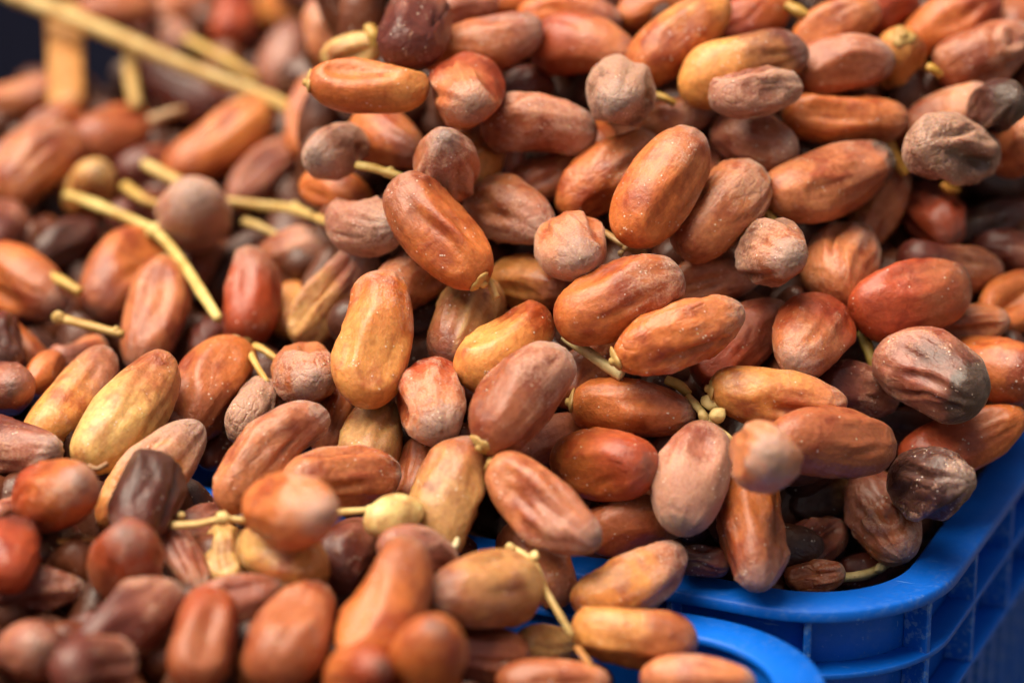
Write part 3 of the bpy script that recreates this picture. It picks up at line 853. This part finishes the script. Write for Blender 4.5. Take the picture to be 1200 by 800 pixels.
def date_shape(L, Wd, seed, wr, nr=40, na=52, special=None):
    """one date along +X, stem end at -L/2; +Z is the side the folds favour"""
    R = np.random.RandomState(seed)
    th = np.linspace(0, math.pi, nr + 2)[1:-1]
    x = -np.cos(th)
    ph = np.linspace(0, 2 * math.pi, na, endpoint=False)
    X, A = np.meshgrid(x, ph, indexing='ij')
    end_on = special == 'end'
    plain_ = special == 'plain'
    wr = .05 if plain_ else .18 + .82 * wr
    ps, pt = R.uniform(2.6, 3.6), R.uniform(2.3, 3.1)
    sx = np.abs(X)
    pr = np.where(X < 0, (1 - sx ** ps) ** (1 / 2.15), (1 - sx ** pt) ** (1 / R.uniform(1.85, 2.2)))
    pr = pr * (1 - R.uniform(.03, .22) * smooth(-.2, 1.0, X) - R.uniform(0, .10) * smooth(.1, 1.0, -X))
    pr = pr * (1 + R.uniform(0, .05) * np.cos(2 * A + R.uniform(0, 6)) + R.uniform(0, .035) * np.cos(3 * A + R.uniform(0, 6)))
    rad = pr * Wd / 2
    cx, cy, cz = X * L / 2, rad * np.cos(A), rad * np.sin(A)
    off = R.uniform(0, 30, 3)
    pos = np.stack([cx, cy, cz], -1) / Wd
    body = np.sin(np.clip(th, 0, math.pi))[:, None] ** .7
    disp = (vnoise(pos * 1.5 + off) - .5) * .20 * (.5 + wr)
    # lengthwise folds with raised lips, mostly on the side that faces out
    for g in range(R.randint(2, 4) + int(wr * 3)):
        c = math.pi / 2 + R.uniform(-1.5, 1.5)
        sg = R.uniform(.06, .22)
        dpt = wr * R.uniform(.06, .19)
        x0, xs_ = R.uniform(-.35, .55), R.uniform(.25, .75)
        wob = .55 * (vnoise(np.stack([x * 1.6 + off[0], x * 0 + g * 3.1, x * 0 + off[1]], -1)) - .5)[:, None]
        da = (A - c - wob + math.pi) % (2 * math.pi) - math.pi
        env = np.exp(-((X - x0) / xs_) ** 2)
        disp += env * dpt * (-np.exp(-(da / sg) ** 2) + .55 * np.exp(-((np.abs(da) - 2 * sg) / (sg * .9)) ** 2))
    # crumpled skin
    q = pos * np.array([.9, 2.0, 2.0]) + off
    q = q + .35 * (vnoise(pos * 2.5 + off + 9)[..., None] - .5)
    disp += (ridged(q) - .55) * .15 * max(0, wr - .12)
    disp += (ridged(q * 2.3 + 5) - .55) * .075 * max(0, wr - .15)
    if wr > .7: disp += (ridged(q * 1.1 + 17) - .5) * .28 * (wr - .6)
    # puckered tip
    k = R.randint(7, 12)
    tipw = smooth(.55, .97, X) * smooth(1.0, .93, X * .93)
    disp += tipw * (.3 if end_on else 1) * (.012 + .045 * wr) * np.cos(k * A + R.uniform(0, 6) + 7 * vnoise(pos * 2.6 + off)) * (.3 + 1.2 * vnoise(pos * 2 + off + 5))
    disp -= smooth(.86, 1.0, X) * R.uniform(0, .08) * (.5 + wr)
    seam = np.zeros_like(X)
    if special == 'seam':
        seam = np.exp(-(((A - math.pi / 2 - .15 + .25 * X) / .07) ** 2)) * smooth(1, .8, np.abs(X))
        disp += .05 * seam - .06 * np.exp(-(((np.abs(A - math.pi / 2 - .15 + .25 * X) - .22) / .09) ** 2)) * smooth(1, .7, np.abs(X))
    if special == 'dimple':
        dd = np.sqrt(((X - .35) * L / Wd) ** 2 + ((A - math.pi / 2 + .1)) ** 2 * .45)
        disp += -.16 * np.exp(-(dd / .2) ** 2) + .09 * np.exp(-((dd - .36) / .09) ** 2) - .10 * np.exp(-((dd - .56) / .10) ** 2)
    disp *= body
    # flattened sides where it lay against its neighbours
    for g in range(0 if plain_ else (2 if end_on else R.randint(3, 6))):
        na_, ta_ = R.uniform(0, 2 * math.pi), R.uniform(-.55, .55)
        lim = R.uniform(.70, .90)
        pj = pr * np.cos(A - na_) * math.cos(ta_) + X * math.sin(ta_) * .8
        ex = np.maximum(pj - lim, 0)
        disp -= (ex - .03 * np.exp(-(ex / .05) ** 2) * (ex > 0)) * .75
    rr = rad + disp * Wd / 2 * np.minimum(1, pr * 2.2) * 1.15
    fl = R.uniform(.90, 1.0)
    cy, cz = rr * np.cos(A), rr * np.sin(A) * fl
    bend = R.uniform(-.055, .055) * L
    cy = cy + bend * (X ** 2 - .35)
    cz = cz + R.uniform(-.03, .02) * L * (X ** 2 - .35)
    verts = np.concatenate([np.stack([cx, cy, cz], -1).reshape(-1, 3),
                            [[-L / 2 * .985, bend * .65, 0], [L / 2 * .985, bend * .65, 0]]])
    idx = np.arange(nr * na).reshape(nr, na)
    a, b = idx[:-1], idx[1:]
    quads = np.stack([a, np.roll(a, -1, 1), np.roll(b, -1, 1), b], -1).reshape(-1, 4)[:, ::-1]
    s, e = nr * na, nr * na + 1
    c0 = np.stack([np.roll(idx[0], -1), idx[0], np.full(na, s)], -1)[:, ::-1]
    c1 = np.stack([idx[-1], np.roll(idx[-1], -1), np.full(na, e)], -1)[:, ::-1]
    axis = np.concatenate([(X * .5 + .5).ravel(), [0, 1]])
    rel = np.concatenate([np.clip(disp / (.06 + .14 * wr), -1.5, 1.5).ravel(), [0, 0]])
    if special is not None: return verts, [quads, np.concatenate([c0, c1])], axis, rel, np.concatenate([seam.ravel(), [0, 0]])
    return verts, [quads, np.concatenate([c0, c1])], axis, rel


def frame(axis, toward):
    x = axis / np.linalg.norm(axis)
    z = toward - x * (toward @ x)
    if np.linalg.norm(z) < .2:
        z = cU - x * (cU @ x)
    z = z / np.linalg.norm(z)
    y = np.cross(z, x)
    return Matrix(((x[0], y[0], z[0]), (x[1], y[1], z[1]), (x[2], y[2], z[2]))).to_4x4()


def calyx_mesh():
    nr, na = 6, 24
    prof = [(-2.6, .9), (-2.2, 1.5), (-.9, 1.9), (-.1, 3.8), (.8, 4.6), (.3, 4.9), (-.5, 3.8), (-1.2, 2.1)]
    V, F = [], []
    for i, (x, r) in enumerate(prof):
        for k in range(na):
            a = 2 * math.pi * k / na
            rr = r * (1 + (.17 * math.cos(3 * a) + .05 * math.cos(7 * a + 1) if i > 2 else 0))
            V.append((x, rr * math.cos(a), rr * math.sin(a)))
    n = len(prof)
    for i in range(n - 1):
        for k in range(na):
            F.append((i * na + k, i * na + (k + 1) % na, (i + 1) * na + (k + 1) % na, (i + 1) * na + k))
    V.append((-2.8, 0, 0))
    tri = np.array([(len(V) - 1, (k + 1) % na, k) for k in range(na)])
    return mesh_np('calyx', np.array(V) * MM, [np.array(F), tri], M_STALK)


CALYX = calyx_mesh()
SHAPED = {(462, 604): 'plain', (546, 378): 'seam', (1033, 606): 'dimple', (1155, 63): 'dimple'}
SCAR = {(1093, 438): 1.4, (974, 211): 1.0, (1069, 350): .7, (990, 138): .5, (726, 350): .4, (637, 593): .5, (86, 467): 0.0, (439, 396): 0.0,
        (811, 559): .6, (432, 101): 0.0, (1053, 72): 0.0, (594, 406): 0.0, (707, 543): 0.0, (462, 604): 0.0, (150, 483): .2, (1170, 124): 1.6}
for i, r in enumerate(DATES):
    u, v, la, wa, ang, end, skin, bloom, wr, k, cal, label = r
    verts, faces, axis, rel, seam = date_shape(LL[i], WW[i], 100 + i + (700 if u in (395, 548, 671, 907) else 1400 if u in (896, 343) else 0), wr, special=SHAPED.get((u, v), 'end' if end == '+' else ''))
    me = mesh_np('date', verts * MM, faces, M_DATE, True, {'axis': axis, 'relief': rel, 'seam': seam})
    o = link('date', me)
    m = frame(AX[i], -dirs[i])
    m.translation = Vector(P[i] * MM)
    o.matrix_world = m
    jit = rng.uniform(.9, 1.12, 2)
    o['skin_a'] = [float(x * jit[0]) for x in PAL[skin[0]]]
    o['skin_b'] = [float(x * jit[1]) for x in PAL[skin[1]]]
    o['bloom'] = float(bloom * .8)
    o['wrinkle'] = float(wr)
    o['scar'] = SCAR.get((u, v), .25 if rng.rand() < .5 else 0.0)
    o['seed'] = [float(x) for x in rng.uniform(0, 4, 3)]
    tag(o, label, 'date', 'dates heaped in the blue crates')
    if cal:
        c = link('calyx', CALYX, o)
        c.location = (-LL[i] * .488 * MM, 0, 0)
        c['tint'] = [.50, .31, .10]

# the body of the heap under and behind its top layers, down to the crate floors (only its outer shell is built)
def body_points():
    out = []
    st = 22.0
    for which, corner in enumerate((CORNER, NEAR)):
        nx, ny, nz = int((CL - 60) / st), int((CW - 60) / st), int(300 / st)
        gx, gy, gz = np.meshgrid(np.arange(nx), np.arange(ny), np.arange(nz), indexing='ij')
        lx = -CL + 32 + (gx + .5 * (gz % 2)) * st; ly = 32 + (gy + .5 * (gz % 2)) * st
        p = np.stack([corner[0] + eX[0] * lx + eY[0] * ly, corner[1] + eX[1] * lx + eY[1] * ly, -126 + gz * st * .9], -1)
        q = p - CAM
        dep_ = q @ cF
        uu = 600 + FPX * (q @ cR) / dep_; vv = 400 - FPX * (q @ cU) / dep_
        back = dep_ - (D0 + heap(np.clip(uu, -300, 1500), np.clip(vv, -80, 1100)))
        yc = CORNER @ eY + 205.0
        cap = 128 - .95 * np.maximum(0, p[..., 0] * eY[0] + p[..., 1] * eY[1] - yc) - .5 * np.maximum(0, -150 - (p[..., 0] * eX[0] + p[..., 1] * eX[1] - CORNER @ eX))
        outside = (uu < -90) | (uu > 1290) | (vv > 885)
        ins = np.where(outside, p[..., 2] < -6, (back > 58) & (p[..., 2] < np.maximum(cap, -12)))
        ins &= inside(p.reshape(-1, 3), corner, 36).reshape(ins.shape)
        e = np.pad(ins, 1)
        core = ins.copy()
        for ax in range(3):
            for s_ in (0, 2):
                sl = [slice(1, -1)] * 3; sl[ax] = slice(s_, s_ + ins.shape[ax])
                core &= e[tuple(sl)]
        ins &= (np.hypot(uu - 232, vv - 570) > 42)
        pts = p[ins & ~core]
        out.append(pts + rng.uniform(-4, 4, pts.shape))
    return np.vstack(out)


BODY = body_points()
LOW = [date_shape(1.9, 1.0, 950 + s, .4, 9, 11) for s in range(6)]

# the mass of dates below
LIB = [date_shape(1.9, 1.0, 900 + s, .35 + .08 * (s % 6), 16, 18) for s in range(12)]
VV, F4, F3, AXS, REL = [], [], [], [], []
base = 0
fin = P[nD:]
keep = inside(fin, CORNER, 33) | inside(fin, NEAR, 33) | (fin[:, 2] > 22)
for i in range(nF):
    if not keep[i]: continue
    verts, faces, axis, rel = LIB[i % 12]
    m = np.array(frame(FX[i], rng.normal(size=3)).to_3x3())
    w_ = verts * np.array([FL[i] / 1.9, FW[i], FW[i]])
    VV.append(w_ @ m.T + P[nD + i]); F4.append(faces[0] + base); F3.append(faces[1] + base)
    AXS.append(axis); REL.append(rel)
    base += len(verts)
for i, c in enumerate(BODY):
    verts, faces, axis, rel = LOW[i % 6]
    ax_ = rng.normal(size=3) * np.array([1, 1, .5])
    m = np.array(frame(ax_, rng.normal(size=3)).to_3x3())
    w0 = rng.uniform(19, 23)
    VV.append((verts * np.array([w0 * .95, w0, w0])) @ m.T + c); F4.append(faces[0] + base); F3.append(faces[1] + base)
    AXS.append(axis); REL.append(rel)
    base += len(verts)
print('body', len(BODY), 'layers', int(keep.sum()))
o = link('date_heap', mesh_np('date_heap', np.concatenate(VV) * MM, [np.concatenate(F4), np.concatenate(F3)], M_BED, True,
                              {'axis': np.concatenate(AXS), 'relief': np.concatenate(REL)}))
tag(o, 'mass of shade-darkened dates packed under the top layer of the heap', kind='stuff')

# ------------------------------------------------------------------ stalks
def surf_depth(u, v):
    return float(D0 + heap(u, v))


def tube(pts, rad, na=10, flat=1.0):
    """pts (n,3) mm, rad (n,)"""
    n = len(pts)
    tan = np.gradient(pts, axis=0)
    tan /= np.linalg.norm(tan, axis=1)[:, None]
    V = np.zeros((n, na, 3))
    for i in range(n):
        y = np.cross(tan[i], cF); y /= np.linalg.norm(y)
        z = np.cross(tan[i], y)
        for k in range(na):
            a = 2 * math.pi * k / na
            V[i, k] = pts[i] + rad[i] * (1 + .10 * math.cos(3 * a + i * .12) + .06 * math.cos(5 * a + 1 - i * .2)) * (y * math.cos(a) + z * math.sin(a) * flat)
    idx = np.arange(n * na).reshape(n, na)
    a, b = idx[:-1], idx[1:]
    q = np.stack([a, np.roll(a, -1, 1), np.roll(b, -1, 1), b], -1).reshape(-1, 4)
    V = np.concatenate([V.reshape(-1, 3), [pts[0] - tan[0] * rad[0] * .25, pts[-1] + tan[-1] * rad[-1] * .25]])
    t0 = np.stack([np.roll(idx[0], -1), idx[0], np.full(na, n * na)], -1)
    t1 = np.stack([idx[-1], np.roll(idx[-1], -1), np.full(na, n * na + 1)], -1)
    return V, [q, np.concatenate([t0, t1])]


def spline(c, per=9):
    c = np.asarray(c, float)
    e = np.vstack([2 * c[0] - c[1], c, 2 * c[-1] - c[-2]])
    out = []
    for i in range(1, len(e) - 2):
        p0, p1, p2, p3 = e[i - 1:i + 3]
        for t in np.linspace(0, 1, per, endpoint=False):
            out.append(.5 * ((2 * p1) + (-p0 + p2) * t + (2 * p0 - 5 * p1 + 4 * p2 - p3) * t * t + (-p0 + 3 * p1 - 3 * p2 + p3) * t ** 3))
    out.append(e[-2])
    return np.array(out)


def blob(name, u, v, fwd, rx, ry, ang, parent, seed, tint):
    """small bud or knot on a stalk"""
    bm = bmesh.new()
    bmesh.ops.create_uvsphere(bm, u_segments=16, v_segments=10, radius=1)
    R = np.random.RandomState(seed)
    d = surf_depth(u, v) - fwd
    sc = d / FPX * (.76 if name == 'knot' else 1)
    for vt in bm.verts:
        nn = float(vnoise(np.array(vt.co) * 1.3 + seed)) - .5
        vt.co = vt.co * (1 + .6 * nn)
        vt.co = Vector((vt.co.x * rx * sc * MM, vt.co.y * ry * sc * MM, vt.co.z * ry * sc * MM))
    me = bpy.data.meshes.new(name)
    bm.to_mesh(me); bm.free()
    me.polygons.foreach_set('use_smooth', np.ones(len(me.polygons), bool))
    me.materials.append(M_STALK)
    o = link(name, me, parent)
    a = math.radians(ang)
    m = frame(cR * math.cos(a) + cU * math.sin(a), -cF)
    m.translation = Vector((CAM + ray(u, v) * d) * MM)
    o.matrix_world = m
    o['tint'] = list(tint)
    return o


PALE, YEL, BRN, ORG = (.66, .46, .17), (.56, .35, .085), (.34, .18, .08), (.50, .23, .065)


def stalk(name, pts, label, tint=PALE, knots=(), flat=1.0, buds=(), knurl=.10, cat='stalk', group='stalks among the dates'):
    """pts: (u, v, mm in front of the heap surface, radius in px)"""
    c = []
    for (u, v, fwd, r) in pts:
        d = surf_depth(u, v) - fwd
        c.append(np.append(CAM + ray(u, v) * d, r * .74 * d / FPX))
    s = spline(c)
    n = len(s)
    R = np.random.RandomState(int(abs(pts[0][0]) * 7 + pts[0][1]))
    rad = s[:, 3] * (1 + knurl * (vnoise(np.stack([np.arange(n) * .33, np.full(n, R.rand() * 20), np.zeros(n)], -1)) - .5) * 2)
    V, F = tube(s[:, :3], rad, 12, flat)
    o = link(name, mesh_np(name, V * MM, F, M_STALK))
    o['tint'] = list(tint)
    tag(o, label, cat, group)
    for j, (u, v, fwd, rx, ry, ang) in enumerate(knots):
        blob('knot', u, v, fwd, rx, ry, ang, o, j + n, tint)
    for j, (u, v, fwd, rx, ry, ang) in enumerate(buds):
        blob('bud', u, v, fwd, rx, ry, ang, o, j + 3 * n, tint)
    return o


stalk('stalk', [(10, -8, 40, 14), (110, 32, 40, 13), (228, 82, 38, 12), (300, 108, 34, 10), (348, 130, 24, 11)],
      'thick pale stalk running down from the top corner over the far pile', (.58, .40, .15))
stalk('stalk', [(218, 46, 24, 7), (262, 70, 22, 10), (302, 94, 16, 9)], 'short dull yellow stalk just above the thick pale one', YEL)
stalk('stalk', [(152, 58, 14, 9), (153, 88, 16, 11), (160, 126, 12, 12)], 'upright yellowish stub under the thick stalk', (.52, .34, .12))
stalk('stalk_end', [(72, 8, 6, 27), (75, 60, 8, 30), (79, 122, 4, 31)], 'broad flat orange stalk end standing against the navy sheet', ORG, flat=.35, knurl=.03)
stalk('stalk', [(172, 194, 26, 9), (206, 212, 25, 9), (250, 232, 24, 8), (300, 240, 24, 7.5), (346, 246, 24, 8), (392, 264, 16, 7)],
      'pale forked stalk passing behind the round mauve date', (.62, .43, .15), knots=[(345, 244, 25, 11, 10, 0), (172, 194, 26, 10, 9, 0)])
stalk('stalk', [(78, 228, 20, 8), (130, 248, 23, 8.5), (182, 272, 26, 9), (214, 308, 28, 9), (236, 342, 28, 9), (256, 374, 22, 7.5)],
      'bright yellow stalk bending down at its pale knot', (.66, .50, .17), knots=[(180, 270, 28, 14, 12, 40)])
stalk('stalk', [(146, 218, 10, 8), (168, 234, 12, 8), (190, 242, 10, 7)], 'dull yellow piece of stalk behind the bright yellow one', YEL)
stalk('stalk', [(66, 372, 20, 8), (96, 380, 22, 7.5), (144, 392, 22, 6.5)], 'thin yellow stalk crossing behind the golden dates', (.55, .36, .12), knots=[(70, 372, 22, 10, 12, 60), (136, 388, 23, 8, 8, 0)])
stalk('stalk', [(58, 322, 12, 7), (76, 332, 12, 8), (94, 342, 10, 8)], 'yellow stub under the fat golden-brown date', YEL)
stalk('stalk', [(288, 405, 20, 5.5), (298, 424, 22, 5.5), (313, 448, 18, 5)], 'thin yellow stem forking under the upright red-brown date', (.62, .42, .13))
stalk('stalk', [(298, 405, 20, 5.5), (310, 411, 22, 6), (328, 424, 16, 6)], 'short yellow prong reaching the round wrinkled pinkish date', (.62, .42, .13))
stalk('stalk', [(286, 260, 18, 7), (308, 268, 20, 7), (332, 280, 14, 6)], 'pale stub beneath the forked stalk', (.58, .42, .16))
stalk('stalk', [(418, 194, 10, 7), (440, 198, 12, 7.5), (462, 205, 13, 7.5), (492, 214, 8, 6)], 'pale stub joining the small grey and crinkled pinkish dates', (.68, .50, .17), knots=[(456, 202, 13, 9, 8.5, -15)])
stalk('stalk', [(566, 322, 14, 6), (574, 333, 17, 6.5), (582, 349, 16, 6)], 'short cream stub at the stem end of the long glossy date', (.72, .52, .22))
stalk('stalk', [(705, 270, 14, 4.5), (722, 282, 18, 5.5), (738, 290, 19, 6), (756, 296, 14, 5)], 'brown knotty stem beside the pale pink pointed date', (.42, .25, .10), knots=[(736, 290, 21, 9, 7, 10), (728, 297, 18, 6, 5, 60)])
stalk('stalk', [(662, 396, 8, 8), (690, 414, 18, 9), (712, 429, 21, 9), (729, 440, 22, 8.5)], 'straight pale cut stalk under the large amber-brown date', (.72, .58, .28), knurl=.05)
stalk('stalk', [(780, 445, 8, 7), (796, 452, 8, 8), (808, 462, 6, 7)], 'yellow stub above the amber date with the folded edge', (.58, .38, .10))
stalk('stalk', [(806, 464, 8, 5), (818, 478, 12, 6.5), (834, 496, 13, 6), (854, 512, 14, 5), (862, 524, 9, 4)],
      'cream stem with a cluster of little round buds', (.72, .54, .22), buds=[(834, 472, 13, 10, 12, 60), (841, 487, 19, 10.5, 10, 0), (824, 487, 15, 8, 6, -50)])
stalk('stalk', [(522, 512, 10, 4), (545, 521, 17, 4.8), (576, 530, 19, 4.6), (610, 541, 19, 4.2)], 'thin curved stem crossing below the big mauve-brown date', (.66, .46, .18), knots=[(608, 540, 20, 5, 5, 0)])
stalk('stalk', [(1008, 388, 4, 7), (1018, 412, 8, 9), (1030, 446, 8, 6)], 'flat greenish yellow stem under the shining red-orange date', (.56, .42, .10), flat=.6)
stalk('stalk', [(936, 678, -6, 8), (975, 677, -6, 8), (1008, 674, -8, 7.5), (1030, 666, -12, 7), (1044, 656, -14, 7)],
      'cut cream stalk lying along the inside of the rim corner', (.74, .58, .28), knots=[(1032, 664, -8, 10, 7, 30)], knurl=.05)
stalk('stalk', [(202, 616, 12, 6), (232, 614, 14, 6), (262, 608, 16, 5.5), (300, 610, 16, 5.5), (350, 606, 14, 5.5), (400, 600, 14, 5.5), (438, 597, 15, 5)],
      'knotted cream stalk running behind the blunt peach-coloured date', (.70, .50, .20), knots=[(262, 607, 19, 12, 12, 0), (434, 597, 17, 9, 7.5, 0), (212, 604, 12, 8, 7, 20)])
stalk('stalk', [(594, 640, 16, 5.5), (612, 648, 20, 5), (628, 662, 22, 4.5), (640, 692, 22, 5), (656, 720, 22, 5.5), (670, 744, 18, 5)],
      'split-topped thin curved stalk hanging over the crate rim', (.70, .52, .22), knots=[(626, 652, 24, 10, 8.5, 70), (598, 641, 20, 8, 6, -30)])
stalk('stalk', [(676, 758, 20, 5), (686, 772, 22, 6), (700, 790, 20, 5)], 'orange stub under the golden brown date on the near rim', ORG)
stalk('stalk', [(762, 110, 8, 5), (778, 115, 9, 6), (790, 121, 6, 6)], 'yellow stub behind the grey knob-like date', YEL)
stalk('stalk', [(432, 32, 4, 9), (437, 42, 5, 10), (440, 54, 2, 8)], 'blurred yellow stub above the plump golden date', YEL)
stalk('stalk', [(922, 6, 4, 8), (936, 14, 5, 9), (950, 22, 3, 7)], 'blurred yellow stub between two top-edge orange dates', (.56, .36, .09))
stalk('stalk', [(1036, 160, 3, 8), (1046, 178, 5, 10), (1062, 204, 4, 8)], 'golden flattened stub beside the grey clenched date', (.54, .30, .06), flat=.6)
stalk('stalk', [(892, 240, 4, 7), (900, 252, 6, 8), (912, 264, 5, 7)], 'yellow stub above the grey-brown knobbly date end', (.56, .36, .10))
stalk('stalk', [(68, 634, 2, 4), (90, 634, 4, 5), (112, 631, 4, 5)], 'thin orange stem in the shade of the near crate', ORG)
stalk('stalk', [(104, 545, 20, 4), (114, 549, 21, 4), (126, 543, 22, 5)], 'tiny brown stem end below the yellow-gold date', (.30, .15, .06))
stalk('stalk', [(1086, 78, 8, 6), (1094, 82, 8, 7), (1102, 88, 5, 6)], 'small golden stub at the stem end of the small golden date', (.56, .34, .06))
stalk('stalk', [(908, 570, 16, 4), (914, 566, 17, 4.5), (920, 560, 14, 4)], 'tiny cream stub under the square-ended peach date', (.7, .5, .22))
stalk('stalk', [(1104, 216, 2, 5), (1112, 222, 3, 7), (1122, 223, 2, 6)], 'tiny bright orange scrap in the shade of the grey clenched date', (.55, .25, .04))
stalk('stalk', [(525, 642, 10, 5), (533, 640, 12, 6), (536, 632, 12, 5)], 'tiny pale chip beside the stout tan-brown date', (.6, .5, .3))
stalk('stalk', [(360, 90, 10, 6), (366, 94, 12, 7), (372, 99, 12, 6)], 'blurred pale nub at the end of the plump golden date', (.6, .45, .2))
stalk('stalk', [(176, 142, 18, 8), (196, 134, 20, 8), (214, 129, 18, 7)], 'blurred pinkish stem stub over the far brown date', (.42, .26, .14))
